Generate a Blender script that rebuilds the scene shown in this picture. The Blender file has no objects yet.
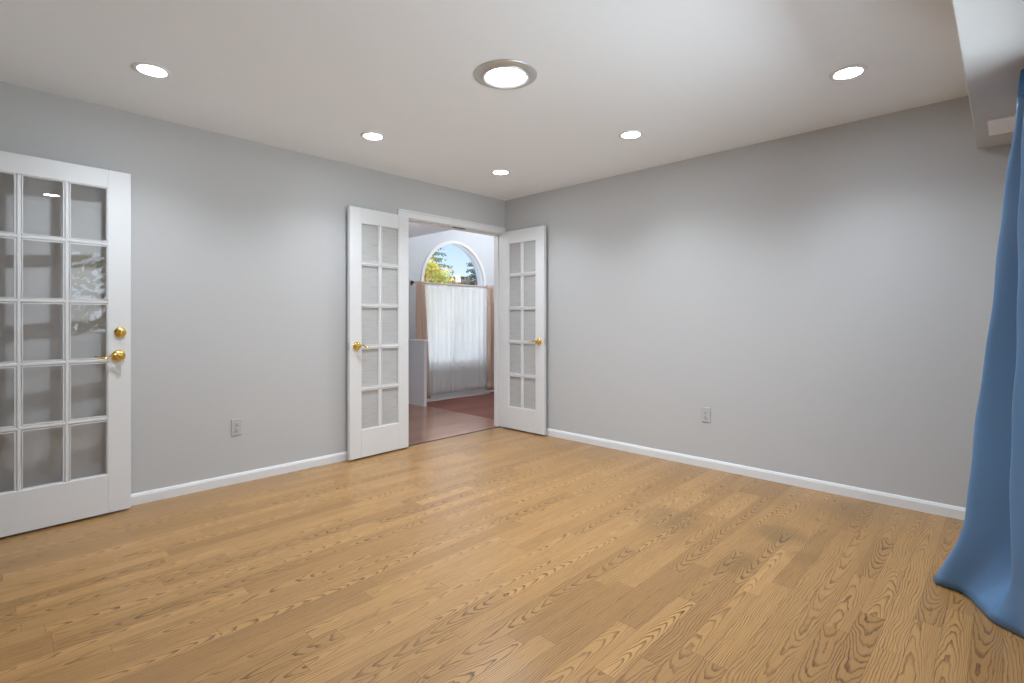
import bpy, bmesh, math, random
from mathutils import Vector, Matrix
C = bpy.context.scene.collection
S = bpy.context.scene
PI = math.pi

# ------------------------------------------------------------------ camera
FPX, CAM_H, CX, CY, YAW, HORIZON = 513.73, 1.152, -3.940, -3.919, 0.76825, 319.92
cd = bpy.data.cameras.new('camera'); cam = bpy.data.objects.new('camera', cd); C.objects.link(cam)
cd.sensor_width = 36.0; cd.sensor_fit = 'HORIZONTAL'
cd.lens = FPX / 1024 * 36.0
cd.shift_y = -(341.5 - HORIZON) / 1024
cd.clip_start = 0.01; cd.clip_end = 300
cam.location = (CX, CY, CAM_H)
cam.rotation_euler = (PI / 2, 0, YAW - PI / 2)
S.camera = cam

# ------------------------------------------------------------------ view
S.view_settings.view_transform = 'Standard'
S.view_settings.look = 'None'
S.view_settings.gamma = 1
S.view_settings.use_curve_mapping = False
S.view_settings.exposure = 0.5
S.cycles.max_bounces = 14
S.cycles.diffuse_bounces = 8
S.cycles.transparent_max_bounces = 24
S.cycles.sample_clamp_indirect = 6.0

# ------------------------------------------------------------------ world: blue to the north, bright hazy sun side to the south
LAMP = 62.0             # radiance of the lamp lenses
BEAM = 60.0            # watts of each recessed lamp's beam
LAMP_COL = (0.85, 0.945, 1.05)
w = bpy.data.worlds.new('sky'); S.world = w; w.use_nodes = True
nt = w.node_tree; nt.nodes.clear()
def wn(t, **k):
    n = nt.nodes.new(t)
    for a, b in k.items(): setattr(n, a, b)
    return n
tc = wn('ShaderNodeTexCoord'); sep = wn('ShaderNodeSeparateXYZ')
nt.links.new(tc.outputs['Generated'], sep.inputs[0])
rz = wn('ShaderNodeValToRGB')
rz.color_ramp.elements[0].position = 0.0; rz.color_ramp.elements[0].color = (0.80, 0.87, 0.95, 1)
rz.color_ramp.elements[1].position = 0.45; rz.color_ramp.elements[1].color = (0.13, 0.28, 0.62, 1)
e = rz.color_ramp.elements.new(0.16); e.color = (0.37, 0.55, 0.86, 1)
nt.links.new(sep.outputs['Z'], rz.inputs[0])
mr = wn('ShaderNodeMapRange', interpolation_type='SMOOTHSTEP')
mr.inputs['From Min'].default_value = 0.25; mr.inputs['From Max'].default_value = -0.6
nt.links.new(sep.outputs['Y'], mr.inputs['Value'])
mx = wn('ShaderNodeMix', data_type='RGBA')
nt.links.new(mr.outputs[0], mx.inputs[0]); nt.links.new(rz.outputs[0], mx.inputs[6])
mx.inputs[7].default_value = (2.3, 2.6, 3.0, 1)
bg = wn('ShaderNodeBackground'); bg.inputs[1].default_value = 1.0
nt.links.new(mx.outputs[2], bg.inputs[0])
wo = wn('ShaderNodeOutputWorld'); nt.links.new(bg.outputs[0], wo.inputs[0])

def add_light(name, kind, loc, rot=(0, 0, 0), **k):
    d = bpy.data.lights.new(name, kind); o = bpy.data.objects.new(name, d); C.objects.link(o)
    o.location = loc; o.rotation_euler = rot
    for a, b in k.items():
        if a == 'portal': d.cycles.is_portal = b
        else: setattr(d, a, b)
    return o
# sun from the west-north-west, high enough to light the trees, never entering the rooms directly
sun = add_light('sun', 'SUN', (-6, 4, 8), energy=2.8, angle=0.01, color=(1, 0.95, 0.86))
sun.rotation_euler = Vector((0.80, 0.12, -0.58)).to_track_quat('-Z', 'Y').to_euler()
# portals guide the sky light through the two glazed openings
add_light('portal_south', 'AREA', (-1.93, -4.33, 1.48), (PI / 2, 0, 0), shape='RECTANGLE', size=1.62, size_y=1.15, portal=True)
add_light('portal_arch', 'AREA', (1.009, 2.22, 1.40), (-PI / 2, 0, 0), shape='RECTANGLE', size=1.25, size_y=1.8, portal=True)
# area lamps added outside both windows to strengthen the daylight on ceiling and sheers
add_light('fill_south', 'AREA', (-1.9, -8.2, 0.10), (PI / 2 + 0.15, 0, 0), shape="RECTANGLE", size=8.5, size_y=1.3, energy=590, color=(0.78, 0.89, 1.0))
add_light('fill_entrance', 'AREA', (1.009, 2.45, 1.09), (-PI / 2, 0, 0), shape='RECTANGLE', size=1.2, size_y=1.04, energy=4.6, color=(1.0, 0.985, 0.96))
# unseen fill lamp added to brighten the high entrance hall
add_light('foyer_fill', 'POINT', (1.55, 0.75, 2.72), energy=31, shadow_soft_size=0.15, color=(0.96, 0.98, 1.0))

add_light('hall_fill', 'POINT', (-0.75, 0.85, 2.12), energy=7, shadow_soft_size=0.08, color=(0.88, 0.94, 1.0))  # added fill without a fixture, lifts the half wall and low hall

# ------------------------------------------------------------------ materials
def new_mat(name):
    m = bpy.data.materials.new(name); m.use_nodes = True
    return m, m.node_tree, m.node_tree.nodes['Principled BSDF']
def plain(name, col, rough=0.5, metal=0.0, spec=0.5, bump=0.0, bscale=200, var=0.0, coat=0.0):
    m, t, b = new_mat(name)
    b.inputs['Base Color'].default_value = (*col, 1); b.inputs['Roughness'].default_value = rough
    b.inputs['Metallic'].default_value = metal; b.inputs['Specular IOR Level'].default_value = spec
    b.inputs['Coat Weight'].default_value = coat
    if bump or var:
        g = t.nodes.new('ShaderNodeNewGeometry')
        n = t.nodes.new('ShaderNodeTexNoise'); n.inputs['Scale'].default_value = bscale; n.inputs['Detail'].default_value = 3
        t.links.new(g.outputs['Position'], n.inputs['Vector'])
        if bump:
            bp = t.nodes.new('ShaderNodeBump'); bp.inputs['Strength'].default_value = bump; bp.inputs['Distance'].default_value = 0.002
            t.links.new(n.outputs['Fac'], bp.inputs['Height']); t.links.new(bp.outputs[0], b.inputs['Normal'])
        if var:
            r = t.nodes.new('ShaderNodeMapRange'); r.inputs[3].default_value = 1 - var; r.inputs[4].default_value = 1 + var
            t.links.new(n.outputs['Fac'], r.inputs[0])
            mu = t.nodes.new('ShaderNodeMix'); mu.data_type = 'RGBA'; mu.blend_type = 'MULTIPLY'; mu.inputs[0].default_value = 1
            mu.inputs[6].default_value = (*col, 1); t.links.new(r.outputs[0], mu.inputs[7])
            t.links.new(mu.outputs[2], b.inputs['Base Color'])
    return m
WALL = plain('wall_paint_grey', (0.53, 0.528, 0.522), 0.75, bump=0.06, bscale=260, spec=0.25)
CEIL = plain('ceiling_paint_white', (0.865, 0.893, 0.920), 0.85, bump=0.05, bscale=200, spec=0.15)
TRIM = plain('trim_paint_white', (0.77, 0.77, 0.765), 0.38, spec=0.45)
DOORW = plain('door_paint_white', (0.74, 0.74, 0.735), 0.35, spec=0.45)
HALLW = plain('hall_paint_pale_grey', (0.60, 0.625, 0.66), 0.75, spec=0.25)
BRASS = plain('polished_brass', (0.83, 0.56, 0.16), 0.16, metal=1.0)
NICKEL = plain('brushed_nickel', (0.60, 0.60, 0.59), 0.38, metal=0.75, bump=0.1, bscale=900)
PLATE = plain('outlet_plastic_grey', (0.50, 0.50, 0.485), 0.4)
DARK = plain('dark_slot', (0.03, 0.03, 0.03), 0.6)
BLACKM = plain('dark_bronze', (0.05, 0.04, 0.03), 0.4, metal=0.7)
BLUE = plain('blue_curtain_satin', (0.102, 0.205, 0.365), 0.40, bump=0.12, bscale=900, spec=0.4, var=0.05)
BLUED = plain('blue_curtain_heading', (0.05, 0.20, 0.47), 0.5, bump=0.12, bscale=900)
TAN = plain('tan_curtain_cloth', (0.60, 0.45, 0.37), 0.7, bump=0.2, bscale=500)
VENTP = plain('plate_paint_offwhite', (0.88, 0.85, 0.84), 0.5)
ROOF = plain('roof_shingle_maroon', (0.10, 0.055, 0.05), 0.9, bump=0.3, bscale=12, var=0.3)
SIDING = plain('house_siding', (0.55, 0.50, 0.45), 0.8)
BARK = plain('tree_bark', (0.12, 0.085, 0.06), 0.9, bump=0.5, bscale=30)
LAWN = plain('lawn', (0.13, 0.19, 0.06), 0.95, var=0.35, bscale=4)
PATIO = plain('patio_concrete', (0.56, 0.55, 0.53), 0.9, var=0.1, bscale=8)
OUTER = plain('outer_wall_render', (0.6, 0.58, 0.55), 0.9)

def emit(name, col, s):
    m = bpy.data.materials.new(name); m.use_nodes = True; t = m.node_tree; t.nodes.clear()
    e = t.nodes.new('ShaderNodeEmission'); e.inputs[0].default_value = (*col, 1); e.inputs[1].default_value = s
    o = t.nodes.new('ShaderNodeOutputMaterial'); t.links.new(e.outputs[0], o.inputs[0]); return m
LENS = emit('lamp_lens', LAMP_COL, LAMP)
DOME = emit('ceiling_light_lens', (1.0, 0.98, 0.94), LAMP * 0.2)

def glass_mat(name, tint, f0=0.045, rough=0.0):
    m = bpy.data.materials.new(name); m.use_nodes = True; t = m.node_tree; t.nodes.clear()
    tr = t.nodes.new('ShaderNodeBsdfTransparent'); tr.inputs[0].default_value = (*tint, 1)
    gl = t.nodes.new('ShaderNodeBsdfGlossy'); gl.inputs['Roughness'].default_value = rough; gl.inputs[0].default_value = (1, 1, 1, 1)
    lw = t.nodes.new('ShaderNodeLayerWeight'); lw.inputs[0].default_value = 0.5
    p = t.nodes.new('ShaderNodeMath'); p.operation = 'POWER'; p.inputs[1].default_value = 5
    t.links.new(lw.outputs['Facing'], p.inputs[0])
    a = t.nodes.new('ShaderNodeMath'); a.operation = 'MULTIPLY_ADD'; a.inputs[1].default_value = 1 - f0; a.inputs[2].default_value = f0
    t.links.new(p.outputs[0], a.inputs[0])
    mi = t.nodes.new('ShaderNodeMixShader'); t.links.new(a.outputs[0], mi.inputs[0])
    t.links.new(tr.outputs[0], mi.inputs[1]); t.links.new(gl.outputs[0], mi.inputs[2])
    o = t.nodes.new('ShaderNodeOutputMaterial'); t.links.new(mi.outputs[0], o.inputs[0]); return m
GLASS = glass_mat('clear_pane_glass', (0.985, 0.985, 0.985), 0.035)
WGLASS = glass_mat('window_glass', (0.97, 0.98, 0.98), 0.03)

def film_mat():
    m = bpy.data.materials.new('frosted_streaked_glass'); m.use_nodes = True; t = m.node_tree; t.nodes.clear()
    tc = t.nodes.new('ShaderNodeTexCoord'); mp = t.nodes.new('ShaderNodeMapping'); mp.inputs['Scale'].default_value = (5, 5, 90)
    n = t.nodes.new('ShaderNodeTexNoise'); n.inputs['Scale'].default_value = 1.0; n.inputs['Detail'].default_value = 2
    t.links.new(tc.outputs['Object'], mp.inputs[0]); t.links.new(mp.outputs[0], n.inputs['Vector'])
    rp = t.nodes.new('ShaderNodeValToRGB'); rp.color_ramp.elements[0].position = 0.30; rp.color_ramp.elements[0].color = (0.63, 0.625, 0.61, 1)
    rp.color_ramp.elements[1].position = 0.55; rp.color_ramp.elements[1].color = (0.74, 0.735, 0.72, 1)
    t.links.new(n.outputs['Fac'], rp.inputs[0])
    tr = t.nodes.new('ShaderNodeBsdfTransparent'); tr.inputs[0].default_value = (0.96, 0.96, 0.96, 1)
    df = t.nodes.new('ShaderNodeBsdfDiffuse'); t.links.new(rp.outputs[0], df.inputs[0])
    m1 = t.nodes.new('ShaderNodeMixShader'); m1.inputs[0].default_value = 0.55
    t.links.new(tr.outputs[0], m1.inputs[1]); t.links.new(df.outputs[0], m1.inputs[2])
    gl = t.nodes.new('ShaderNodeBsdfGlossy'); gl.inputs['Roughness'].default_value = 0.05
    m2 = t.nodes.new('ShaderNodeMixShader'); m2.inputs[0].default_value = 0.05
    t.links.new(m1.outputs[0], m2.inputs[1]); t.links.new(gl.outputs[0], m2.inputs[2])
    o = t.nodes.new('ShaderNodeOutputMaterial'); t.links.new(m2.outputs[0], o.inputs[0]); return m
FILM = film_mat()

def sheer_mat():
    m = bpy.data.materials.new('sheer_voile'); m.use_nodes = True; t = m.node_tree; t.nodes.clear()
    tr = t.nodes.new('ShaderNodeBsdfTransparent'); tr.inputs[0].default_value = (0.96, 0.955, 0.935, 1)
    tl = t.nodes.new('ShaderNodeBsdfTranslucent'); tl.inputs[0].default_value = (0.88, 0.88, 0.87, 1)
    df = t.nodes.new('ShaderNodeBsdfDiffuse'); df.inputs[0].default_value = (0.88, 0.88, 0.87, 1)
    m1 = t.nodes.new('ShaderNodeMixShader'); m1.inputs[0].default_value = 0.5
    t.links.new(tl.outputs[0], m1.inputs[1]); t.links.new(df.outputs[0], m1.inputs[2])
    m2 = t.nodes.new('ShaderNodeMixShader'); m2.inputs[0].default_value = 0.62
    t.links.new(tr.outputs[0], m2.inputs[1]); t.links.new(m1.outputs[0], m2.inputs[2])
    o = t.nodes.new('ShaderNodeOutputMaterial'); t.links.new(m2.outputs[0], o.inputs[0]); return m
SHEER = sheer_mat()

def leaf_mat(name, c1, c2, scale):
    m, t, b = new_mat(name)
    g = t.nodes.new('ShaderNodeNewGeometry'); n = t.nodes.new('ShaderNodeTexNoise'); n.inputs['Scale'].default_value = scale
    n.inputs['Detail'].default_value = 2
    t.links.new(g.outputs['Position'], n.inputs['Vector'])
    r = t.nodes.new('ShaderNodeValToRGB'); r.color_ramp.elements[0].position = 0.38; r.color_ramp.elements[1].position = 0.62
    r.color_ramp.elements[0].color = (*c1, 1); r.color_ramp.elements[1].color = (*c2, 1)
    t.links.new(n.outputs['Fac'], r.inputs[0]); t.links.new(r.outputs[0], b.inputs['Base Color']); b.inputs['Roughness'].default_value = 0.7
    return m
LEAF_Y = leaf_mat('autumn_leaves', (0.30, 0.34, 0.04), (0.62, 0.42, 0.05), 1.4)
LEAF_G = leaf_mat('spruce_needles', (0.06, 0.12, 0.05), (0.13, 0.20, 0.07), 1.2)
LEAF_D = leaf_mat('dark_needles', (0.03, 0.07, 0.05), (0.07, 0.12, 0.07), 1.2)

def plank_floor(name, base_dark, base_mid, base_light, grain_col, pw, plen, rough, grain_amt, stains=False, y0=0.0, spec=0.5, coat=False):
    m, t, b = new_mat(name)
    N = t.nodes.new; L = t.links.new
    def M(op, a, bb=None, c=None):
        n = N('ShaderNodeMath'); n.operation = op
        for i, v in enumerate((a, bb, c)):
            if v is None: continue
            if isinstance(v, (int, float)): n.inputs[i].default_value = v
            else: L(v, n.inputs[i])
        return n.outputs[0]
    def white(v):
        n = N('ShaderNodeTexWhiteNoise'); n.noise_dimensions = '2D'; L(v, n.inputs['Vector']); return n
    def vec(x, y, z=0.0):
        n = N('ShaderNodeCombineXYZ')
        for i, v in enumerate((x, y, z)):
            if isinstance(v, (int, float)): n.inputs[i].default_value = v
            else: L(v, n.inputs[i])
        return n.outputs[0]
    g = N('ShaderNodeNewGeometry'); s = N('ShaderNodeSeparateXYZ'); L(g.outputs['Position'], s.inputs[0])
    X, Y = s.outputs[0], s.outputs[1]
    rowf = M('DIVIDE', M('SUBTRACT', Y, y0), pw); row = M('FLOOR', rowf); fy = M('SUBTRACT', rowf, row)
    rr = white(vec(row, 3.7)); sr = N('ShaderNodeSeparateColor'); L(rr.outputs['Color'], sr.inputs[0])
    ln = M('MULTIPLY_ADD', sr.outputs[1], plen * 0.9, plen * 0.6)
    colf = M('DIVIDE', M('ADD', X, M('MULTIPLY', sr.outputs[0], 9.0)), ln); col = M('FLOOR', colf); fx = M('SUBTRACT', colf, col)
    idn = white(vec(col, row)); si = N('ShaderNodeSeparateColor'); L(idn.outputs['Color'], si.inputs[0])
    r1, r2, r3 = si.outputs
    # board gaps
    ey = M('MULTIPLY', M('MINIMUM', fy, M('SUBTRACT', 1.0, fy)), pw)
    ex = M('MULTIPLY', M('MINIMUM', fx, M('SUBTRACT', 1.0, fx)), ln)
    ed = M('MINIMUM', ey, ex)
    gap = N('ShaderNodeMapRange'); gap.interpolation_type = 'SMOOTHSTEP'
    L(ed, gap.inputs[0]); gap.inputs[1].default_value = 0.0002; gap.inputs[2].default_value = 0.0012
    gap.inputs[3].default_value = 0.45; gap.inputs[4].default_value = 1.0
    # cathedral grain: contour lines of a stretched noise, offset per board
    n1 = N('ShaderNodeTexNoise'); n1.inputs['Scale'].default_value = 1.0; n1.inputs['Detail'].default_value = 3.0
    n1.inputs['Roughness'].default_value = 0.5
    L(vec(M('MULTIPLY_ADD', X, 4.0, M('MULTIPLY', r1, 57.0)), M('MULTIPLY_ADD', Y, 15.0, M('MULTIPLY', r2, 91.0)), M('MULTIPLY', r3, 40.0)), n1.inputs['Vector'])
    n0 = N('ShaderNodeTexNoise'); n0.inputs['Scale'].default_value = 1.0; n0.inputs['Detail'].default_value = 1.0
    L(vec(M('MULTIPLY_ADD', X, 2.2, M('MULTIPLY', r2, 23.0)), M('MULTIPLY', r1, 31.0), M('MULTIPLY', r3, 17.0)), n0.inputs['Vector'])
    # nested cathedral arches (a parabola drifting along the board) on flat-sawn boards, straighter lines on the others
    flat = M('GREATER_THAN', r1, 0.42)
    u = M('ADD', M('SUBTRACT', fy, 0.5), M('ADD', M('MULTIPLY_ADD', r3, 0.5, -0.25), M('MULTIPLY_ADD', n0.outputs['Fac'], 0.7, -0.35)))
    sgn = M('MULTIPLY_ADD', M('GREATER_THAN', r2, 0.5), 2.0, -1.0)
    para = M('MULTIPLY', M('MULTIPLY', u, u), M('MULTIPLY_ADD', r2, 9.0, 9.0))
    drift = M('MULTIPLY', X, M('MULTIPLY', sgn, M('MULTIPLY_ADD', r3, 9.0, 7.0)))
    pf = M('ADD', M('ADD', para, drift), M('MULTIPLY', n1.outputs['Fac'], 4.2))
    ps = M('ADD', M('MULTIPLY', u, M('MULTIPLY_ADD', r3, 5.0, 6.0)), M('MULTIPLY', n1.outputs['Fac'], 4.5))
    ph = M('ADD', M('MULTIPLY', pf, flat), M('MULTIPLY', ps, M('SUBTRACT', 1.0, flat)))
    fr = M('FRACT', ph)
    ringn = N('ShaderNodeMapRange'); ringn.interpolation_type = 'SMOOTHSTEP'; L(M('MINIMUM', fr, M('MULTIPLY', M('SUBTRACT', 1.0, fr), 5.0)), ringn.inputs[0])
    ringn.inputs[1].default_value = 0.40; ringn.inputs[2].default_value = 0.86; ringn.inputs[3].default_value = 0.0; ringn.inputs[4].default_value = 1.0
    # fine pores
    n2 = N('ShaderNodeTexNoise'); n2.inputs['Scale'].default_value = 1.0; n2.inputs['Detail'].default_value = 3.0
    L(vec(M('MULTIPLY_ADD', X, 9.0, M('MULTIPLY', r2, 33.0)), M('MULTIPLY', Y, 420.0), r1), n2.inputs['Vector'])
    pore = N('ShaderNodeMapRange'); L(n2.outputs['Fac'], pore.inputs[0]); pore.inputs[1].default_value = 0.48; pore.inputs[2].default_value = 0.72
    pore.inputs[3].default_value = 0.0; pore.inputs[4].default_value = 1.0
    # breakup of the grain strength along the board
    n3 = N('ShaderNodeTexNoise'); n3.inputs['Scale'].default_value = 1.0; n3.inputs['Detail'].default_value = 1.0
    L(vec(M('MULTIPLY_ADD', X, 3.0, M('MULTIPLY', r3, 19.0)), M('MULTIPLY', Y, 30.0), r2), n3.inputs['Vector'])
    amt = M('MULTIPLY', M('MULTIPLY_ADD', r3, 0.45, 0.80), M('MULTIPLY_ADD', n3.outputs['Fac'], 1.2, 0.1))
    gr = M('MULTIPLY', M('MINIMUM', M('ADD', M('MULTIPLY', ringn.outputs[0], amt), M('MULTIPLY', pore.outputs[0], 0.33)), 1.0), grain_amt)
    ramp = N('ShaderNodeValToRGB'); el = ramp.color_ramp.elements
    el[0].position = 0.0; el[0].color = (*base_dark, 1); el[1].position = 1.0; el[1].color = (*base_light, 1)
    k = el.new(0.45); k.color = (*base_mid, 1)
    L(r2, ramp.inputs[0])
    mixg = N('ShaderNodeMix'); mixg.data_type = 'RGBA'; L(gr, mixg.inputs[0]); L(ramp.outputs[0], mixg.inputs[6]); mixg.inputs[7].default_value = (*grain_col, 1)
    out = mixg.outputs[2]
    if stains:
        # greyed worn patches of finish in the middle right of the floor
        tot = None
        for (sx, sy, rad, st) in ((-1.16, -2.50, 0.30, 0.62), (-1.46, -3.0, 0.16, 0.5), (-0.95, -3.03, 0.22, 0.62), (-1.15, -3.20, 0.13, 0.35), (-0.30, -3.2, 0.25, 0.3)):
            dx = M('SUBTRACT', X, sx); dy = M('MULTIPLY', M('SUBTRACT', Y, sy), 1.25)
            nn = N('ShaderNodeTexNoise'); nn.inputs['Scale'].default_value = 7.0; L(g.outputs['Position'], nn.inputs['Vector'])
            d = M('ADD', M('SQRT', M('ADD', M('MULTIPLY', dx, dx), M('MULTIPLY', dy, dy))), M('MULTIPLY_ADD', nn.outputs['Fac'], 0.24, -0.12))
            q = N('ShaderNodeMapRange'); q.interpolation_type = 'SMOOTHSTEP'; L(d, q.inputs[0]); q.inputs[1].default_value = rad; q.inputs[2].default_value = rad * 0.25
            q.inputs[3].default_value = 0.0; q.inputs[4].default_value = st
            tot = q.outputs[0] if tot is None else M('MAXIMUM', tot, q.outputs[0])
        mm = N('ShaderNodeMix'); mm.data_type = 'RGBA'; mm.blend_type = 'MULTIPLY'; L(tot, mm.inputs[0]); L(out, mm.inputs[6]); mm.inputs[7].default_value = (0.56, 0.60, 0.60, 1)
        out = mm.outputs[2]
    mg = N('ShaderNodeMix'); mg.data_type = 'RGBA'; L(gap.outputs[0], mg.inputs[0]); mg.inputs[6].default_value = (grain_col[0] * 0.6, grain_col[1] * 0.6, grain_col[2] * 0.6, 1); L(out, mg.inputs[7])
    L(mg.outputs[2], b.inputs['Base Color'])
    b.inputs['Roughness'].default_value = rough; b.inputs['Specular IOR Level'].default_value = spec
    if coat: b.inputs['Metallic'].default_value = 0.85
    bp = N('ShaderNodeBump'); bp.inputs['Strength'].default_value = 0.12; bp.inputs['Distance'].default_value = 0.001
    L(M('ADD', gap.outputs[0], M('MULTIPLY', gr, -0.6)), bp.inputs['Height']); L(bp.outputs[0], b.inputs['Normal'])
    return m
OAK = plank_floor('oak_strip_floor', (0.325, 0.172, 0.056), (0.385, 0.208, 0.070), (0.455, 0.250, 0.088), (0.085, 0.032, 0.007), 0.0815, 0.75, 0.29, 0.9, True, y0=-2.927, spec=0.5)
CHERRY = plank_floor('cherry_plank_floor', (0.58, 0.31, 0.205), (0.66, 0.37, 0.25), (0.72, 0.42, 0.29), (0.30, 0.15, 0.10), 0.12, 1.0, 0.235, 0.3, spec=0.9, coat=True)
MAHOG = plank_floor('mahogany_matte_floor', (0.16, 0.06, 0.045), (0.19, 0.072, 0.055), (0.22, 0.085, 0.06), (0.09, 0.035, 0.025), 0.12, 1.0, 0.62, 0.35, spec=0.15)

# ------------------------------------------------------------------ geometry helpers
def obj(name, bm, mat, parent=None, smooth=False, bevel=0.0, seg=2):
    bmesh.ops.recalc_face_normals(bm, faces=bm.faces[:])
    me = bpy.data.meshes.new(name); bm.to_mesh(me); bm.free()
    me.materials.append(mat)
    if smooth:
        for p in me.polygons: p.use_smooth = True
    o = bpy.data.objects.new(name, me); C.objects.link(o)
    if bevel:
        md = o.modifiers.new('bevel', 'BEVEL'); md.width = bevel; md.segments = seg; md.limit_method = 'ANGLE'; md.angle_limit = 0.6
    if parent: o.parent = parent
    return o
def tag(o, label, cat, group=None, kind=None):
    o['label'] = label; o['category'] = cat
    if group: o['group'] = group
    if kind: o['kind'] = kind
    return o
def struct(o, label, cat):
    return tag(o, label, cat, kind='structure')
def empty(name, loc=(0, 0, 0), rz=0.0):
    o = bpy.data.objects.new(name, None); C.objects.link(o); o.location = loc; o.rotation_euler = (0, 0, rz)
    o.empty_display_size = 0.05
    return o
def box(bm, lo, hi):
    v = [bm.verts.new((x, y, z)) for x in (lo[0], hi[0]) for y in (lo[1], hi[1]) for z in (lo[2], hi[2])]
    for f in ((0, 1, 3, 2), (4, 6, 7, 5), (0, 4, 5, 1), (2, 3, 7, 6), (0, 2, 6, 4), (1, 5, 7, 3)):
        bm.faces.new([v[i] for i in f])
def bx(name, lo, hi, mat, parent=None, bevel=0.0):
    bm = bmesh.new(); box(bm, lo, hi); return obj(name, bm, mat, parent, bevel=bevel)
def boxes(name, lst, mat, parent=None, bevel=0.0):
    bm = bmesh.new()
    for lo, hi in lst: box(bm, lo, hi)
    return obj(name, bm, mat, parent, bevel=bevel)
def lathe(bm, prof, n=40, mtx=None, close=False):
    """prof: list of (r, z) from outside in / top to bottom; revolved about z"""
    rings = []
    for r, z in prof:
        if r < 1e-6:
            p = Vector((0, 0, z)); rings.append([bm.verts.new(mtx @ p if mtx else p)])
        else:
            ring = []
            for i in range(n):
                a = 2 * PI * i / n; p = Vector((r * math.cos(a), r * math.sin(a), z)); ring.append(bm.verts.new(mtx @ p if mtx else p))
            rings.append(ring)
    pairs = list(zip(rings, rings[1:])) + ([(rings[-1], rings[0])] if close else [])
    for A, B in pairs:
        for i in range(n):
            j = (i + 1) % n
            if len(A) == 1 and len(B) == 1: continue
            if len(A) == 1: bm.faces.new((A[0], B[j], B[i]))
            elif len(B) == 1: bm.faces.new((A[i], A[j], B[0]))
            else: bm.faces.new((A[i], A[j], B[j], B[i]))
def tube(bm, pts, rad, n=10):
    rings = []; N = len(pts); pts = [Vector(p) for p in pts]
    rad = rad if isinstance(rad, (list, tuple)) else [rad] * N
    up = Vector((0, 0, 1))
    for i, p in enumerate(pts):
        d = (pts[min(i + 1, N - 1)] - pts[max(i - 1, 0)]).normalized()
        a = d.cross(up)
        if a.length < 1e-3: a = d.cross(Vector((1, 0, 0)))
        a.normalize(); b = a.cross(d)
        rings.append([bm.verts.new(p + rad[i] * (math.cos(2 * PI * k / n) * a + math.sin(2 * PI * k / n) * b)) for k in range(n)])
    for A, B in zip(rings, rings[1:]):
        for k in range(n): bm.faces.new((A[k], A[(k + 1) % n], B[(k + 1) % n], B[k]))
    bm.faces.new(rings[0]); bm.faces.new(rings[-1][::-1])
def grid_surf(rows):
    bm = bmesh.new(); V = [[bm.verts.new(p) for p in r] for r in rows]
    for A, B in zip(V, V[1:]):
        for i in range(len(A) - 1): bm.faces.new((A[i], A[i + 1], B[i + 1], B[i]))
    return bm
def cloth(name, rows, mat, parent=None, thick=0.003):
    o = obj(name, grid_surf(rows), mat, parent, smooth=True)
    md = o.modifiers.new('thickness', 'SOLIDIFY'); md.thickness = thick; md.offset = 0
    return o

# ------------------------------------------------------------------ setting: the room
H = 2.44; XW, YS = -4.12, -4.15          # room spans x XW..0, y YS..0
T = 0.12
DX0, DX1, DZ = -1.262, -0.040, 2.068       # doorway to the entrance hall
struct(bx('floor', (XW - T, YS - T, -0.10), (0.0 + T, 0.012, 0.0), OAK), 'honey oak strip floor with grain and a few greyed patches', 'floor')
struct(bx('ceiling', (XW - T, YS - T, H), (T, 0.0, H + 0.12), CEIL), 'smooth white ceiling of the empty room', 'ceiling')
struct(boxes('wall_north', [((XW - T, 0, -0.1), (DX0 - 0.02, T, 3.1)), ((DX1 + 0.02, 0, -0.1), (2.5, T, 3.1)), ((DX0 - 0.02, 0, DZ + 0.02), (DX1 + 0.02, T, 3.1))], WALL),
       'light grey wall on the left with the open double doorway', 'wall')
struct(bx('wall_east', (0, YS - T, -0.1), (T, 0.0, H + 0.1), WALL), 'light grey blank wall on the right with one outlet', 'wall')
# south wall with the window opening behind the camera
PX0, PX1, PZ, PS = -2.74, -1.12, 2.05, 0.92
struct(boxes('wall_south', [((XW - T, YS - T, -0.1), (PX0, YS, H + 0.1)), ((PX1, YS - T, -0.1), (0, YS, H + 0.1)), ((PX0, YS - T, PZ), (PX1, YS, H + 0.1)), ((PX0, YS - T, -0.1), (PX1, YS, PS))], WALL),
       'grey wall behind the viewer around the window', 'wall')
# west wall with the opening that the left glazed door belongs to, and the nook beyond
EY0, EY1 = -1.02, -0.175
struct(boxes('wall_west', [((XW - T, YS, -0.1), (XW, EY0, H + 0.1)), ((XW - T, EY1, -0.1), (XW, 0, H + 0.1)), ((XW - T, EY0, 2.08), (XW, EY1, H + 0.1)),
       ((-5.3, EY0 - 0.2, -0.1), (-5.18, EY1 + 0.2, 2.6)), ((-5.3, EY0 - 0.3, -0.1), (XW - T, EY0 - 0.2, 2.6)), ((-5.3, EY1 + 0.2, -0.1), (XW - T, EY1 + 0.3, 2.6)),
       ((-5.3, EY0 - 0.3, 2.5), (XW - T, EY1 + 0.3, 2.6)), ((-5.3, EY0 - 0.3, -0.1), (XW - T, EY1 + 0.3, 0.0))], WALL),
       'grey wall at the left of the viewer with the glazed door opening', 'wall')
# soffit over the window wall
struct(bx('wall_soffit', (XW, YS, 2.122), (0, -3.794, H), WALL, bevel=0.004), 'dropped white soffit at the top right above the blue curtain', 'soffit')

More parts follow.
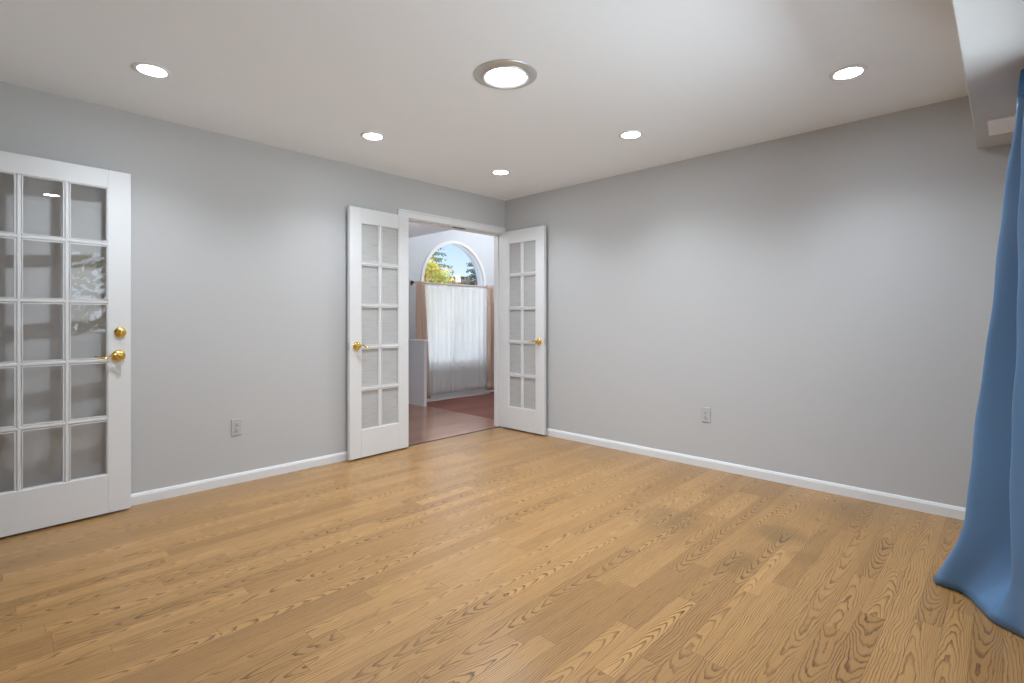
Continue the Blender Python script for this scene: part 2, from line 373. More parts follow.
# baseboards: board with an eased lip
def baseboard(name, p0, p1, inward, label):
    p0 = Vector((*p0, 0)); p1 = Vector((*p1, 0)); n = Vector((*inward, 0))
    prof = [(0, 0), (0.013, 0), (0.013, 0.052), (0.010, 0.060), (0.007, 0.068), (0, 0.070)]
    bm = bmesh.new(); A = [bm.verts.new(p0 + n * a + Vector((0, 0, z))) for a, z in prof]; B = [bm.verts.new(p1 + n * a + Vector((0, 0, z))) for a, z in prof]
    for i in range(len(prof)):
        j = (i + 1) % len(prof); bm.faces.new((A[i], A[j], B[j], B[i]))
    bm.faces.new(A[::-1]); bm.faces.new(B)
    struct(obj(name, bm, TRIM), label, 'baseboard')
baseboard('baseboard_north', (XW, 0), (DX0 - 0.095, 0), (0, -1), 'white baseboard along the left grey wall')
baseboard('baseboard_east', (0, YS), (0, -0.0), (-1, 0), 'white baseboard along the right grey wall')
baseboard('baseboard_west', (XW, YS), (XW, EY0 - 0.06), (1, 0), 'white baseboard at the left of the viewer')

# doorway casing and jambs (trim_1)
t1 = struct(empty('trim_1', ((DX0 + DX1) / 2, 0, 0)), 'white casing and jambs around the open double doorway', 'door casing')
def rel(lst, o):
    return [(tuple(a - b for a, b in zip(lo, o.location)), tuple(a - b for a, b in zip(hi, o.location))) for lo, hi in lst]
boxes('jamb', rel([((DX0 - 0.02, -0.002, 0), (DX0, T + 0.002, DZ)), ((DX1, -0.002, 0), (DX1 + 0.02, T + 0.002, DZ)), ((DX0 - 0.02, -0.002, DZ), (DX1 + 0.02, T + 0.002, DZ + 0.02))], t1), TRIM, t1, bevel=0.001)
boxes('casing', rel([((DX0 - 0.095, -0.018, 0), (DX0 - 0.006, -0.0005, DZ + 0.075)), ((DX1 + 0.004, -0.018, 0), (-0.0005, -0.0005, DZ + 0.075)), ((DX0 - 0.006, -0.018, DZ + 0.008), (DX1 + 0.004, -0.0005, DZ + 0.075)),
      ((DX0 - 0.095, -0.024, DZ + 0.060), (-0.0005, -0.018, DZ + 0.075))], t1), TRIM, t1, bevel=0.003)
boxes('door_stop', rel([((DX0, 0.05, 0), (DX0 + 0.01, 0.085, DZ)), ((DX1 - 0.01, 0.05, 0), (DX1, 0.085, DZ)), ((DX0, 0.05, DZ - 0.01), (DX1, 0.085, DZ))], t1), TRIM, t1)
boxes('strike_plate', rel([((-0.70, -0.001, DZ - 0.004), (-0.63, 0.035, DZ + 0.004)), ((-0.62, -0.001, DZ - 0.004), (-0.55, 0.035, DZ + 0.004))], t1), DARK, t1, bevel=0.001)
struct(bx('trim_2', (DX0 - 0.0, 0.012, -0.02), (DX1 + 0.0, 0.035, 0.004), DARK, bevel=0.002), 'thin dark threshold strip between oak and red floors', 'threshold')
# casing of the left door's opening in the west wall
struct(boxes('trim_3', [((XW, EY0 - 0.06, 0), (XW + 0.018, EY0, 2.14)), ((XW, EY1, 0), (XW + 0.018, EY1 + 0.06, 2.14)), ((XW, EY0, 2.08), (XW + 0.018, EY1, 2.14))], TRIM, bevel=0.003),
       'white casing of the glazed door opening at the far left', 'door casing')

# ------------------------------------------------------------------ glazed doors
def lever(parent, x, z, side, face, direction):
    """brass rosette with a wavy lever; face = local y of the door face, side = -1/+1 outward, direction = +-1 along x"""
    m = Matrix.Translation((x, face, z)) @ Matrix.Rotation(-side * PI / 2, 4, 'X')
    bm = bmesh.new(); lathe(bm, [(0, -0.001), (0.034, -0.001), (0.035, 0.004), (0.033, 0.009), (0.027, 0.014), (0.020, 0.018), (0.016, 0.022), (0.0135, 0.034), (0.0155, 0.043), (0.014, 0.050), (0.007, 0.054), (0, 0.055)], 32, m)
    r = obj('door_handle', bm, BRASS, parent, smooth=True)
    pts, rad = [], []
    for i in range(15):
        q = i / 14
        pts.append((x + direction * (0.004 + 0.092 * q), face + side * (0.045 - 0.008 * math.sin(q * PI) + 0.004 * q), z + 0.011 * math.sin(q * 2 * PI) * (1 - 0.2 * q) - 0.002 * q))
        rad.append(0.0078 - 0.0042 * q + (0.0015 if i == 14 else 0))
    bm = bmesh.new(); tube(bm, pts, rad, 12); obj('lever', bm, BRASS, r, smooth=True)
def glazed_door(name, loc, rz, W, cols, stile, mun, zb, zt, label, handle_side, rows=(0.243, 1.956)):
    """local x: 0 at the hinge .. W at the free edge; thickness centred on y=0"""
    r = struct(empty(name, loc, rz), label, 'glazed door')
    TH = 0.0175
    z0, z1 = rows
    boxes('door_frame', [((0, -TH, zb), (stile, TH, zt)), ((W - stile, -TH, zb), (W, TH, zt)), ((stile, -TH, zb), (W - stile, TH, z0)), ((stile, -TH, z1), (W - stile, TH, zt))], DOORW, r, bevel=0.0025)
    bars = []
    pw = (W - 2 * stile - (cols - 1) * mun) / cols
    for c in range(1, cols):
        x = stile + c * pw + (c - 1) * mun; bars.append((x, x + mun, z0, z1))
    ph = (z1 - z0 - 4 * mun) / 5
    for k in range(1, 5):
        z = z0 + k * ph + (k - 1) * mun; bars.append((stile, W - stile, z, z + mun))
    bm = bmesh.new()
    for a, b, c, d in bars:                       # muntins with a moulded (chamfered) section
        e = 0.007
        for s in (-1, 1):
            if b - a < d - c: pr = [(a, 0), (a, s * 0.005), (a + e, s * 0.0145), (b - e, s * 0.0145), (b, s * 0.005), (b, 0)]; P = [[(x, y, zz) for x, y in pr] for zz in (c, d)]
            else: pr = [(c, 0), (c, s * 0.005), (c + e, s * 0.0145), (d - e, s * 0.0145), (d, s * 0.005), (d, 0)]; P = [[(xx, y, z) for z, y in pr] for xx in (a, b)]
            A = [bm.verts.new(p) for p in P[0]]; B = [bm.verts.new(p) for p in P[1]]
            for i in range(5): bm.faces.new((A[i], A[i + 1], B[i + 1], B[i]))
    obj('muntin', bm, DOORW, r)
    bm = bmesh.new()
    for c in range(cols):                       # sticking bead around each pane
        for k in range(5):
            x = stile + c * (pw + mun); z = z0 + k * (ph + mun); e = 0.005
            for s in (-1, 1):
                y1, y2 = s * 0.004, s * 0.013
                for lo, hi in (((x, y1, z), (x + e, y2, z + ph)), ((x + pw - e, y1, z), (x + pw, y2, z + ph)), ((x + e, y1, z), (x + pw - e, y2, z + e)), ((x + e, y1, z + ph - e), (x + pw - e, y2, z + ph))):
                    box(bm, tuple(map(min, lo, hi)), tuple(map(max, lo, hi)))
    obj('glazing_bead', bm, DOORW, r)
    bm = bmesh.new()
    for c in range(cols):
        for k in range(5):
            x = stile + c * (pw + mun); z = z0 + k * (ph + mun)
            box(bm, (x + 0.0005, -0.002, z + 0.0005), (x + pw - 0.0005, 0.002, z + ph - 0.0005))
    obj('glass', bm, GLASS if name == 'door_1' else FILM, r)
    lever(r, W - 0.062, 0.938, handle_side, handle_side * TH, -1)
    lever(r, W - 0.062, 0.938, -handle_side, -handle_side * TH, -1) if name == 'door_1' else None
    bx('latch', (W - 0.001, -0.011, 0.905), (W + 0.0015, 0.011, 0.965), NICKEL, r)
    bm = bmesh.new(); box(bm, (W, -0.006, 0.93), (W + 0.009, 0.004, 0.944)); obj('latch_bolt', bm, NICKEL, r, bevel=0.001)
    for z in (0.22, 1.05, 1.86):
        bm = bmesh.new(); tube(bm, [(-0.004, -handle_side * (TH + 0.003), z - 0.045), (-0.004, -handle_side * (TH + 0.003), z + 0.045)], 0.005, 10); obj('hinge', bm, BRASS, r)
    return r
# left door: hinged on the west wall, folded back along the left wall
ang = math.atan2(0.0505, 0.79)
W1 = 0.79; fx_, fy_ = -3.305, -0.090
hx = fx_ - W1 * math.cos(ang); hy = fy_ - W1 * math.sin(ang)
off = Vector((-math.sin(ang), math.cos(ang), 0)) * 0.0175
d1 = glazed_door('door_1', (hx + off.x, hy + off.y, 0), ang, W1, 3, 0.112, 0.024, 0.012, 2.038,
    'white fifteen-pane glazed door at the far left, standing open along the wall', -1, (0.238, 1.932))
bm = bmesh.new(); m = Matrix.Translation((W1 - 0.054, -0.0175, 1.078)) @ Matrix.Rotation(PI / 2, 4, 'X')
lathe(bm, [(0, -0.001), (0.030, -0.001), (0.031, 0.004), (0.028, 0.010), (0.020, 0.014), (0.017, 0.016), (0, 0.0165)], 32, m)
db = obj('deadbolt', bm, BRASS, d1, smooth=True)
bm = bmesh.new(); box(bm, (W1 - 0.058, -0.047, 1.063), (W1 - 0.050, -0.032, 1.093)); obj('thumb_turn', bm, BRASS, db, bevel=0.003)
# pair of leaves of the doorway
a2 = PI + math.atan2(0.038, 0.595)
W2 = 0.595
d2 = glazed_door('door_2', (-1.270, -0.031, 0), a2, W2, 2, 0.108, 0.026, 0.014, 2.078,
    'white ten-pane glazed door leaf folded back left of the doorway', 1)
d3 = glazed_door('door_3', (-0.058, -0.022, 0), -PI / 2, 0.602, 2, 0.112, 0.027, 0.014, 2.085,
    'white ten-pane glazed door leaf folded back against the right wall', -1)

# ------------------------------------------------------------------ entrance hall beyond the doorway
FY = 2.050
SPLIT = 0.200
def arch_pts(cx, zc, rx, rz_, z_bot, n=32):
    p = [(cx - rx, z_bot), (cx + rx, z_bot)]
    for i in range(n + 1):
        a = PI * i / n; p.append((cx + rx * math.cos(a), zc + rz_ * math.sin(a)))
    return p
def ring_prism(name, outer, inner, y0, y1, mat, parent=None, oy=0.0):
    """region between two closed outlines with the same point count, extruded in y"""
    bm = bmesh.new(); n = len(outer)
    q = [[bm.verts.new((x, y, z)) for x, z in L] for L in (outer, inner) for y in (y0, y1)]
    o0, o1, i0, i1 = q
    for k in range(n):
        j = (k + 1) % n
        bm.faces.new((o0[k], o0[j], i0[j], i0[k])); bm.faces.new((o1[k], i1[k], i1[j], o1[j]))
        bm.faces.new((o0[k], o1[k], o1[j], o0[j])); bm.faces.new((i0[k], i0[j], i1[j], i1[k]))
    return obj(name, bm, mat, parent)
ACX, AZC = 1.009, 1.672
SILL = 0.51
hole = arch_pts(ACX, AZC, 0.592, 0.628, SILL)
def outer_match(pts, x0, x1, z0, z1, cx, zc):
    out = []
    for x, z in pts:                              # push every outline point to the rectangle
        dx, dz = x - cx, z - zc
        if abs(z - SILL) < 1e-6: out.append((x0 if x < cx else x1, z0)); continue
        s = min(((x1 - cx) / dx) if dx > 1e-9 else ((x0 - cx) / dx) if dx < -1e-9 else 1e9, ((z1 - zc) / dz) if dz > 1e-9 else 1e9)
        out.append((cx + dx * s, zc + dz * s))
    return out
rect = outer_match(hole, ACX - 0.9, ACX + 0.9, -0.1, 3.1, ACX, AZC)
# make sure the rectangle's corners are kept
def snap(rect, cx, cz):
    i = min(range(2, len(rect)), key=lambda k: (rect[k][0] - cx) ** 2 + (rect[k][1] - cz) ** 2); rect[i] = (cx, cz)
snap(rect, ACX + 0.9, 3.1); snap(rect, ACX - 0.9, 3.1)
wn_ = ring_prism('wall_entrance', rect, hole, FY, FY + 0.15, HALLW)
struct(wn_, 'pale grey entrance wall with the arched window', 'wall')
struct(boxes('wall_hall', [((-2.2, FY, -0.1), (ACX - 0.9, FY + 0.15, 3.1)), ((ACX + 0.9, FY, -0.1), (2.5, FY + 0.15, 3.1)), ((-2.2, T, -0.1), (-2.1, FY, 3.1)), ((2.3, T, -0.1), (2.5, FY, 3.1))], HALLW),
       'pale grey side walls of the entrance hall beyond the doorway', 'wall')
struct(bx('ceiling_hall', (-2.2, T, 2.292), (SPLIT, FY, 2.44), CEIL), 'lower white ceiling just beyond the doorway', 'ceiling')
struct(bx('ceiling_entrance', (-2.3, 0.0, 3.1), (2.5, FY + 0.15, 3.2), CEIL), 'high white ceiling of the entrance', 'ceiling')
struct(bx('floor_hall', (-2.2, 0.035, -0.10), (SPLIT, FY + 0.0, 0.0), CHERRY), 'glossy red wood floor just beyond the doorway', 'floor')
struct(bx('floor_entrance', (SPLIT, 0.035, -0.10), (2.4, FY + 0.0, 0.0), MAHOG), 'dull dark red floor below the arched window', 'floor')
baseboard('baseboard_entrance', (-2.1, FY), (2.3, FY), (0, -1), 'white baseboard under the arched window')
# half-height wall with cap
kw = struct(empty('trim_4', (0.178, 1.86, 0)), 'short grey half-height wall with white cap beside the tan curtain', 'half wall')
bx('half_wall', (-0.022, -0.195, 0), (0.022, 0.190, 0.865), HALLW, kw)
bx('wall_cap', (-0.036, -0.210, 0.865), (0.036, 0.190, 0.888), TRIM, kw, bevel=0.004)
# arched window
win = struct(empty('window_1', (ACX, FY, 0)), 'white arched window over the sheer curtains at the entrance', 'window')
def shift(pts): return [(x - ACX, z) for x, z in pts]
ring_prism('casing', shift(arch_pts(ACX, AZC, 0.633, 0.664, SILL - 0.055)), shift(arch_pts(ACX, AZC, 0.585, 0.622, SILL)), -0.016, -0.0005, TRIM, win)
ring_prism('window_frame', shift(arch_pts(ACX, AZC, 0.591, 0.627, SILL + 0.001)), shift(arch_pts(ACX, AZC, 0.573, 0.609, SILL + 0.028)), 0.001, 0.05, TRIM, win)
boxes('mullion', [((-0.572, 0.004, 1.632), (0.572, 0.046, 1.690)), ((-0.022, 0.004, SILL + 0.03), (0.022, 0.046, 1.631))], TRIM, win, bevel=0.002)
bm = bmesh.new()
gp = shift(arch_pts(ACX, AZC, 0.574, 0.610, SILL + 0.027))
A = [bm.verts.new((x, 0.022, z)) for x, z in gp]; B = [bm.verts.new((x, 0.027, z)) for x, z in gp]
bm.faces.new(A); bm.faces.new(B[::-1])
for i in range(len(A)):
    j = (i + 1) % len(A); bm.faces.new((A[i], B[i], B[j], A[j]))
obj('glass', bm, WGLASS, win)
bx('window_sill', (-0.64, -0.05, SILL - 0.075), (0.64, -0.0205, SILL - 0.05), TRIM, win, bevel=0.004)
# curtain rod across the window
RY, RZ = FY - 0.095, 1.667
rod = tag(empty('curtain_rod', (0.930, RY, RZ)), 'wooden-toned curtain rod across the base of the arched window', 'curtain rod')
bm = bmesh.new(); tube(bm, [(-0.735, 0, 0), (0.735, 0, 0)], 0.011, 14); obj('pole', bm, TAN, rod, smooth=True)
for s in (-1, 1):
    bm = bmesh.new(); m = Matrix.Translation((s * 0.735, 0, 0)) @ Matrix.Rotation(s * PI / 2, 4, 'Y')
    lathe(bm, [(0, -0.001), (0.012, 0), (0.013, 0.006), (0.022, 0.014), (0.025, 0.026), (0.018, 0.037), (0, 0.041)], 20, m); obj('finial', bm, BLACKM, rod, smooth=True)
    bm = bmesh.new(); tube(bm, [(s * 0.715, 0.0, 0), (s * 0.715, 0.075, -0.004)], 0.006, 8); box(bm, (s * 0.715 - 0.014, 0.0735, -0.035), (s * 0.715 + 0.014, 0.0795, 0.03)); obj('bracket', bm, BLACKM, rod)
# sheers
def pleats(x0, x1, y, n, amp, ph, k):
    out = []
    for i in range(n + 1):
        q = i / n; x = x0 + (x1 - x0) * q
        out.append((x, y + amp * math.sin(q * k * 2 * PI + ph) + 0.35 * amp * math.sin(q * k * 4.7 * PI + 1.3 * ph)))
    return out
def hang(name, x0t, x1t, x0b, x1b, y, zt, zb, n, amp_t, amp_b, k, ph, mat, parent=None, hem=0.0, rows=26, thick=0.002):
    R = []
    for j in range(rows + 1):
        q = j / rows; z = zt + (zb - zt) * q
        a = amp_t + (amp_b - amp_t) * min(1, q * 2.2)
        pl = pleats(x0t + (x1t - x0t) * q, x1t + (x1b - x1t) * q, y, n, a, ph + 0.5 * q, k) if False else \
            pleats(x0t + (x0b - x0t) * q, x1t + (x1b - x1t) * q, y, n, a, ph + 0.35 * q, k)
        R.append([(x, yy, z + (0.004 * math.sin(i * 0.9) if j == rows else 0)) for i, (x, yy) in enumerate(pl)])
    return cloth(name, R, mat, parent, thick)
for i, (a, b, lab) in enumerate(((0.360, 0.930, 'white sheer curtain panel, left one of the pair over the entrance window'), (0.934, 1.615, 'white sheer curtain panel, right one of the pair over the entrance window'))):
    s = tag(empty('sheer_curtain', ((a + b) / 2, RY, 0)), lab, 'sheer curtain', 'sheers at the entrance window')
    c = (a + b) / 2
    hang('sheer_panel', a - c, b - c, a - c, b - c, 0.0125 if i else 0.0145, RZ - 0.006, 0.085, 120, 0.006, 0.010, 5 + i, 0.4 + i, SHEER, s)
    bm = bmesh.new()
    R = [[(x, 0.0 + 0.013 * math.cos(t), 0.013 * math.sin(t) + 0.004 * abs(math.sin(x * 70))) for x in [a - c + (b - a) * q / 60 for q in range(61)]] for t in [2 * PI * k / 12 for k in range(13)]]
    cloth('rod_pocket', R, SHEER, s, 0.001)
# tan drapes
def drape(name, xt, xb, y, label, k, ph, zb, tie=None):
    cx = (xt[0] + xt[1]) / 2
    o = tag(empty(name, (cx, y, 0)), label, 'curtain', 'tan drapes at the entrance window')
    R = []
    for j in range(31):
        q = j / 30; z = RZ + 0.016 - (RZ + 0.016 - zb) * q
        x0 = xt[0] + (xb[0] - xt[0]) * q; x1 = xt[1] + (xb[1] - xt[1]) * q
        am = 0.014 + 0.012 * min(1, q * 3)
        if tie and tie > 0: 
            g = math.exp(-((z - tie) / 0.05) ** 2); mid = (x0 + x1) / 2; x0 = mid + (x0 - mid) * (1 - 0.6 * g); x1 = mid + (x1 - mid) * (1 - 0.6 * g)
        R.append([(x - cx, yy, z) for x, yy in pleats(x0, x1, 0, 60, am, ph, k)])
    cloth('drape_panel', R, TAN, o, 0.003)
    return o
drape('tan_drape', (0.210, 0.345), (0.215, 0.455), RY - 0.050, 'tan drape with deep folds at the left end of the curtain rod', 3.2, 0.3, 0.06)
drape('tan_drape', (1.560, 1.66), (1.55, 1.68), RY - 0.045, 'tan drape at the right end of the curtain rod, near the right door leaf', 2.4, 1.7, 0.06, tie=0.22)

# ------------------------------------------------------------------ window behind the camera
pd = struct(empty('window_2', ((PX0 + PX1) / 2, YS - 0.06, PS)), 'white sliding window behind the viewer', 'window')
hw = (PX1 - PX0) / 2; wh = PZ - PS
boxes('window_frame', [((-hw, -0.05, 0), (-hw + 0.04, 0.05, wh)), ((hw - 0.04, -0.05, 0), (hw, 0.05, wh)), ((-hw + 0.04, -0.05, wh - 0.04), (hw - 0.04, 0.05, wh)), ((-hw + 0.04, -0.05, 0), (hw - 0.04, 0.05, 0.04))], TRIM, pd, bevel=0.002)
for k, (a, b, y) in enumerate(((-hw + 0.04, 0.02, 0.022), (-0.02, hw - 0.04, -0.022))):
    boxes('sash', [((a, y - 0.018, 0.04), (a + 0.04, y + 0.018, wh - 0.04)), ((b - 0.04, y - 0.018, 0.04), (b, y + 0.018, wh - 0.04)), ((a + 0.04, y - 0.018, 0.04), (b - 0.04, y + 0.018, 0.08)), ((a + 0.04, y - 0.018, wh - 0.08), (b - 0.04, y + 0.018, wh - 0.04))], TRIM, pd, bevel=0.002)
    bx('glass', (a + 0.0405, y - 0.003, 0.0805), (b - 0.0405, y + 0.003, wh - 0.0805), WGLASS, pd)
bx('window_sill', (-hw - 0.03, 0.0605, -0.02), (hw + 0.03, 0.12, 0.005), TRIM, pd, bevel=0.004)

# ------------------------------------------------------------------ blue curtain on the right
def curtain_rows():
    R = []
    # plan outline of the cloth at the top and at the floor; u runs along the cloth
    top = [(-1.330, -4.060), (-1.300, -3.995), (-1.265, -3.963), (-1.235, -4.000), (-1.200, -4.040), (-1.160, -3.990), (-1.130, -3.954), (-1.095, -3.970), (-1.065, -4.010), (-1.030, -4.030), (-0.985, -4.000), (-0.945, -3.975), (-0.905, -4.005), (-0.865, -4.035), (-0.82, -4.00), (-0.78, -3.985), (-0.74, -4.02)]
    mid = [(-1.400, -4.050), (-1.355, -3.975), (-1.305, -3.922), (-1.262, -3.965), (-1.205, -4.045), (-1.150, -3.930), (-1.095, -3.795), (-1.045, -3.820), (-1.020, -3.900), (-0.990, -3.930), (-0.945, -3.880), (-0.900, -3.860), (-0.860, -3.920), (-0.815, -3.960), (-0.77, -3.93), (-0.73, -3.92), (-0.69, -3.97)]
    bot = [(-1.450, -4.040), (-1.390, -3.985), (-1.322, -3.950), (-1.262, -3.872), (-1.190, -3.835), (-1.085, -3.785), (-1.055, -3.695), (-0.960, -3.682), (-0.905, -3.740), (-0.880, -3.850), (-0.850, -3.800), (-0.810, -3.770), (-0.775, -3.830), (-0.740, -3.900), (-0.70, -3.87), (-0.66, -3.85), (-0.60, -3.92)]
    def spline(P, n):
        out = []; N = len(P) - 1
        for i in range(n + 1):
            f = i / n * N; k = min(int(f), N - 1); u = f - k
            p0, p1, p2, p3 = P[max(k - 1, 0)], P[k], P[k + 1], P[min(k + 2, N)]
            out.append(tuple(0.5 * (2 * p1[c] + (p2[c] - p0[c]) * u + (2 * p0[c] - 5 * p1[c] + 4 * p2[c] - p3[c]) * u * u + (3 * p1[c] - p0[c] - 3 * p2[c] + p3[c]) * u ** 3) for c in (0, 1)))
        return out
    n = 140; A, M, B = spline(top, n), spline(mid, n), spline(bot, n)
    ZT, ZM = 2.120, 0.34
    for j in range(61):
        q = j / 60; z = ZT + (0.006 - ZT) * (q ** 0.9)
        row = []
        for i in range(n + 1):
            if z > ZM:
                f = (ZT - z) / (ZT - ZM); x = A[i][0] + (M[i][0] - A[i][0]) * f; y = A[i][1] + (M[i][1] - A[i][1]) * f
            else:
                f = (ZM - z) / ZM; f = f ** 1.25; x = M[i][0] + (B[i][0] - M[i][0]) * f; y = M[i][1] + (B[i][1] - M[i][1]) * f
            wob = 0.005 * math.sin(7.3 * z + i * 0.16) + 0.003 * math.sin(19 * z - i * 0.11)
            row.append((x + wob, y + wob * 0.6, z))
        R.append(row)
    return R
CR = curtain_rows()
bc = tag(empty('blue_curtain', (-1.05, -3.95, 0)), 'long blue satin curtain pooling on the oak floor at the right edge', 'curtain')
o_ = Vector(bc.location)
CR = [[tuple(Vector(p) - o_) for p in r] for r in CR]
cut = next(j for j, r in enumerate(CR) if r[0][2] < 2.03)
cloth('curtain_panel', CR[cut:], BLUE, bc, 0.003)
tag_h = cloth('curtain_heading', CR[:cut + 1], BLUED, bc, 0.0045); tag_h['label'] = 'deeper blue heading'
# pale plate on the soffit underside
vp = tag(bx('cover_plate', (-0.560, -4.09, 2.110), (-0.287, -3.846, 2.1225), VENTP, bevel=0.003), 'pale rectangular plate on the underside of the soffit behind the curtain', 'cover plate')

# ------------------------------------------------------------------ ceiling lights
def recessed():
    r = empty('recessed_light', (0, 0, H))
    bm = bmesh.new(); lathe(bm, [(0.070, 0.001), (0.084, 0.001), (0.085, -0.002), (0.081, -0.006), (0.068, -0.0075), (0.063, -0.0055), (0.061, -0.003)], 48)
    obj('trim_ring', bm, TRIM, r, smooth=True)
    bm = bmesh.new(); lathe(bm, [(0.0615, -0.0032), (0.03, -0.0042), (0, -0.0045)], 48); obj('lens', bm, LENS, r, smooth=True)
    return r
def copy_tree(o, loc):
    c = o.copy(); C.objects.link(c); c.location = loc
    for ch in o.children:
        d = ch.copy(); C.objects.link(d); d.parent = c
    return c
def lamp_beam(loc, watts, size=2.35, rad=0.05):
    l = add_light('lamp_beam', 'SPOT', loc, energy=watts, spot_size=size, spot_blend=1.0, shadow_soft_size=rad, color=LAMP_COL)
    return l
first = recessed()
LG = 'recessed downlights'
spots = [((-3.325, -0.745), 'round white recessed ceiling light at the left, above the far-left glazed door'),
         ((-2.030, -0.720), 'round white recessed ceiling light above the left wall, before the left door leaf'),
         ((-0.793, -0.739), 'round white recessed ceiling light nearest the far corner above the doorway'),
         ((-0.799, -2.034), 'round white recessed ceiling light above the middle of the right wall'),
         ((-0.800, -3.319), 'round white recessed ceiling light nearest the soffit and blue curtain'),
         ((-3.02, -3.300), 'round white recessed ceiling light above the viewer, mirrored in the far-left glazed door')]
for i, ((x, y), lab) in enumerate(spots):
    o = first if i == 0 else copy_tree(first, (x, y, H))
    o.location = (x, y, H); tag(o, lab, 'ceiling light', LG)
    lamp_beam((x, y, H - 0.012), BEAM)
cl = tag(empty('ceiling_light', (-2.022, -2.022, H)), 'large round ceiling light with brushed nickel ring in the ceiling centre', 'ceiling light')
bm = bmesh.new(); lathe(bm, [(0.150, 0.001), (0.162, 0.0), (0.164, -0.004), (0.160, -0.008), (0.142, -0.013), (0.130, -0.0155), (0.125, -0.0155), (0.121, -0.012)], 64); obj('metal_ring', bm, NICKEL, cl, smooth=True)
bm = bmesh.new(); lathe(bm, [(0.1255, -0.012), (0.1235, -0.0195), (0.1185, -0.0215), (0.1125, -0.0195), (0.1095, -0.002)], 64); obj('glass_rim', bm, NICKEL, cl, smooth=True)
bm = bmesh.new(); lathe(bm, [(0.1225, -0.0198), (0.1185, -0.0222), (0.1135, -0.0200)], 64); obj('white_bead', bm, TRIM, cl, smooth=True)
bm = bmesh.new(); lathe(bm, [(0.0985, -0.0010), (0.0975, -0.0060), (0.07, -0.0100), (0.035, -0.012), (0, -0.0125)], 64); obj('lens', bm, DOME, cl, smooth=True)

# ------------------------------------------------------------------ wall outlets
def outlet(loc, rz, label):
    r = tag(empty('wall_outlet', loc, rz), label, 'outlet', 'wall outlets')
    bx('cover_plate', (-0.035, -0.006, -0.057), (0.035, 0.0005, 0.057), PLATE, r, bevel=0.003)
    for s in (-1, 1):
        bm = bmesh.new(); m = Matrix.Translation((0, -0.0055, s * 0.0195)) @ Matrix.Rotation(PI / 2, 4, 'X') @ Matrix.Diagonal((1, 0.82, 1, 1))
        lathe(bm, [(0.0172, -0.001), (0.0172, 0.0022), (0.0162, 0.003), (0, 0.003)], 28, m); f = obj('receptacle', bm, PLATE, r)
        boxes('slot', [((-0.0075, -0.0095, s * 0.0195 + 0.000), (-0.0050, -0.0082, s * 0.0195 + 0.009)), ((0.0050, -0.0095, s * 0.0195 + 0.001), (0.0075, -0.0082, s * 0.0195 + 0.008)), ((-0.0028, -0.0095, s * 0.0195 - 0.0095), (0.0028, -0.0082, s * 0.0195 - 0.004))], DARK, f)
    bm = bmesh.new(); m = Matrix.Translation((0, -0.0058, 0)) @ Matrix.Rotation(PI / 2, 4, 'X'); lathe(bm, [(0.0035, -0.001), (0.0035, 0.001), (0, 0.0014)], 14, m); obj('screw', bm, NICKEL, r)
outlet((-2.683, 0, 0.396), 0, 'grey wall outlet on the left wall between the two white doors')
outlet((0, -2.220, 0.412), -PI / 2, 'grey wall outlet low on the blank right wall')

# ------------------------------------------------------------------ outdoors
struct(bx('ground_north', (-60, FY + 0.15, -0.5), (70, 70, -0.3), PATIO), 'pale drive and yard outside the entrance window', 'yard')
struct(bx('ground_patio', (-14, -9, -1.15), (10, YS - T, -1.0), PATIO), 'concrete patio outside the south window', 'patio')
struct(bx('ground_south', (-60, -60, -1.3), (60, -9, -1.05), LAWN), 'lawn beyond the patio', 'lawn')
def leaf_quad(bm, p, s, rng):
    d = Vector((rng.uniform(-1, 1), rng.uniform(-1, 1), rng.uniform(-1, 1))).normalized(); a = d.orthogonal().normalized(); b = d.cross(a)
    v = [bm.verts.new(p + a * s * i + b * s * j * 0.6) for i, j in ((-1, 0), (0, -1), (1, 0), (0, 1))]; bm.faces.new(v)
def at(u, v, depth):                                # point seen at pixel (u, v), at a distance along the view axis
    a = (u - 512) / FPX; b = (HORIZON - v) / FPX
    return Vector((CX + depth * (math.cos(YAW) + a * math.sin(YAW)), CY + depth * (math.sin(YAW) - a * math.cos(YAW)), CAM_H + depth * b))
def round_tree(base, h, r, mat, seed, label, n=3600):
    rng = random.Random(seed); o = tag(empty('deciduous_tree', base), label, 'tree', 'trees outside')
    bm = bmesh.new(); tube(bm, [(0, 0, 0), (0.05, 0.02, h * 0.35), (0, 0, h * 0.7)], [0.16, 0.12, 0.05], 10)
    for k in range(7):
        a = k * 0.9; tube(bm, [(0, 0, h * (0.3 + 0.05 * k)), (r * 0.7 * math.cos(a), r * 0.7 * math.sin(a), h * (0.48 + 0.06 * k))], [0.06, 0.02], 6)
    obj('trunk', bm, BARK, o)
    bm = bmesh.new(); cl = [(Vector((rng.gauss(0, r * 0.45), rng.gauss(0, r * 0.45), h * rng.uniform(0.35, 0.95))), r * rng.uniform(0.25, 0.45)) for _ in range(34)]
    for _ in range(n):
        c, rr = rng.choice(cl); p = c + Vector((rng.gauss(0, 1), rng.gauss(0, 1), rng.gauss(0, 0.8))) * rr * 0.55
        leaf_quad(bm, p, rng.uniform(0.05, 0.11), rng)
    obj('foliage', bm, mat, o)
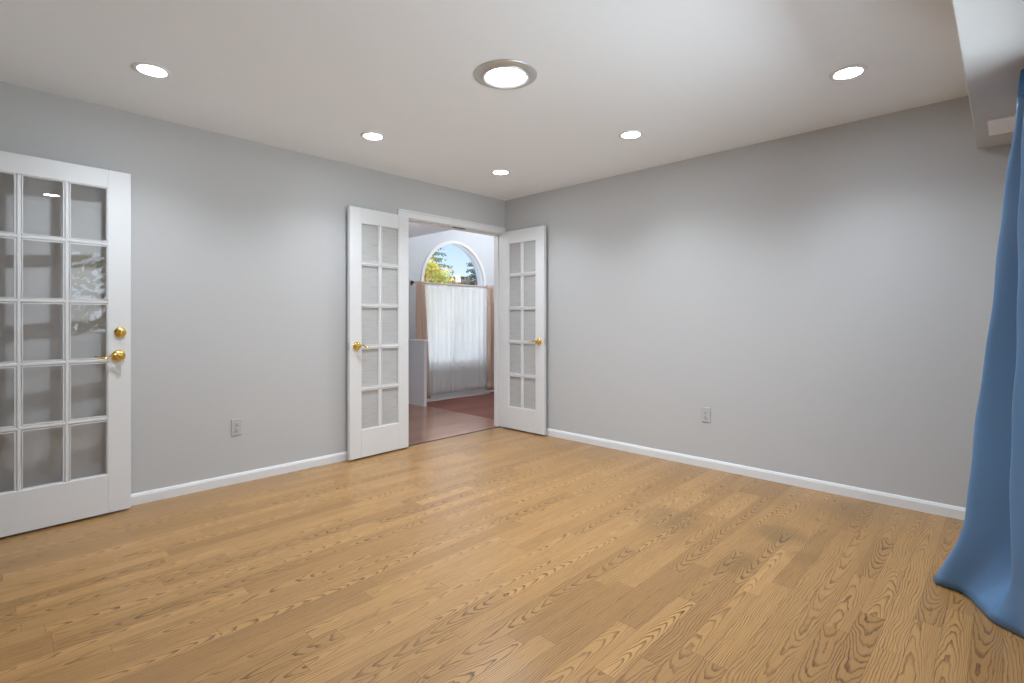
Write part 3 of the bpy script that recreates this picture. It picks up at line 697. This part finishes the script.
def spruce(base, h, r, mat, seed, label, tiers=17, zmin=0.12, s=0.13):
    rng = random.Random(seed); o = tag(empty('spruce_tree', base), label, 'tree', 'trees outside')
    bm = bmesh.new(); tube(bm, [(0, 0, 0), (0, 0, h)], [0.16, 0.02], 8)
    fo = bmesh.new()
    for t in range(tiers):
        q = t / tiers; z = h * (zmin + (1 - zmin) * q); L = r * (1 - q) ** 0.8 + 0.15
        for k in range(8):
            a = 2 * PI * (k / 8) + t * 0.7 + rng.uniform(-0.2, 0.2); l = L * rng.uniform(0.7, 1.1)
            tip = Vector((l * math.cos(a), l * math.sin(a), z - 0.16 * l)); st = Vector((0, 0, z))
            tube(bm, [st, tip], [0.03, 0.01], 5)
            for _ in range(int(24 * l / r) + 8):
                f = rng.uniform(0.2, 1.03); p = st + (tip - st) * f + Vector((rng.gauss(0, 0.10), rng.gauss(0, 0.10), rng.gauss(-0.07, 0.06)))
                leaf_quad(fo, p, rng.uniform(0.6, 1.2) * s, rng)
    obj('trunk', bm, BARK, o); obj('foliage', fo, mat, o)
def ground_at(u, depth):
    p = at(u, 320, depth); return (p.x, p.y, -0.3)
round_tree(ground_at(421, 30), 4.9, 1.25, LEAF_Y, 4, 'yellow-green autumn tree at the left of the arched window', 6000)
spruce(ground_at(433, 43), 9.0, 3.2, LEAF_G, 7, 'tall spruce behind the yellow-green autumn tree')
spruce(ground_at(482, 31), 7.2, 2.3, LEAF_D, 11, 'dark spruce at the right of the arched window', s=0.12)
hp = at(468, 320, 60)
hs = tag(empty('neighbour_house', (hp.x, hp.y, -0.3), YAW - PI / 2), 'distant house with dark maroon roof seen through the arched window', 'house')
bx('house_wall', (-4.0, -2.6, 0), (4.0, 2.6, 4.5), SIDING, hs)
bm = bmesh.new()
pr = [(-3.0, 4.3), (3.0, 4.3), (0, 6.5)]
A = [bm.verts.new((-4.3, y, z)) for y, z in pr]; B = [bm.verts.new((4.3, y, z)) for y, z in pr]
bm.faces.new(A); bm.faces.new(B[::-1])
for i in range(3): bm.faces.new((A[i], A[(i + 1) % 3], B[(i + 1) % 3], B[i]))
obj('house_roof', bm, ROOF, hs)
bx('chimney', (-1.35, -1.0, 5.3), (-0.75, -0.6, 6.6), TAN, hs)
round_tree((-1.5, -10.2, -1.05), 5.5, 1.7, LEAF_Y, 21, 'leafy tree across the patio mirrored in the far-left glazed door', 3000)

lamp_beam((-2.022, -2.022, H - 0.024), BEAM * 1.3, 2.6, 0.09)
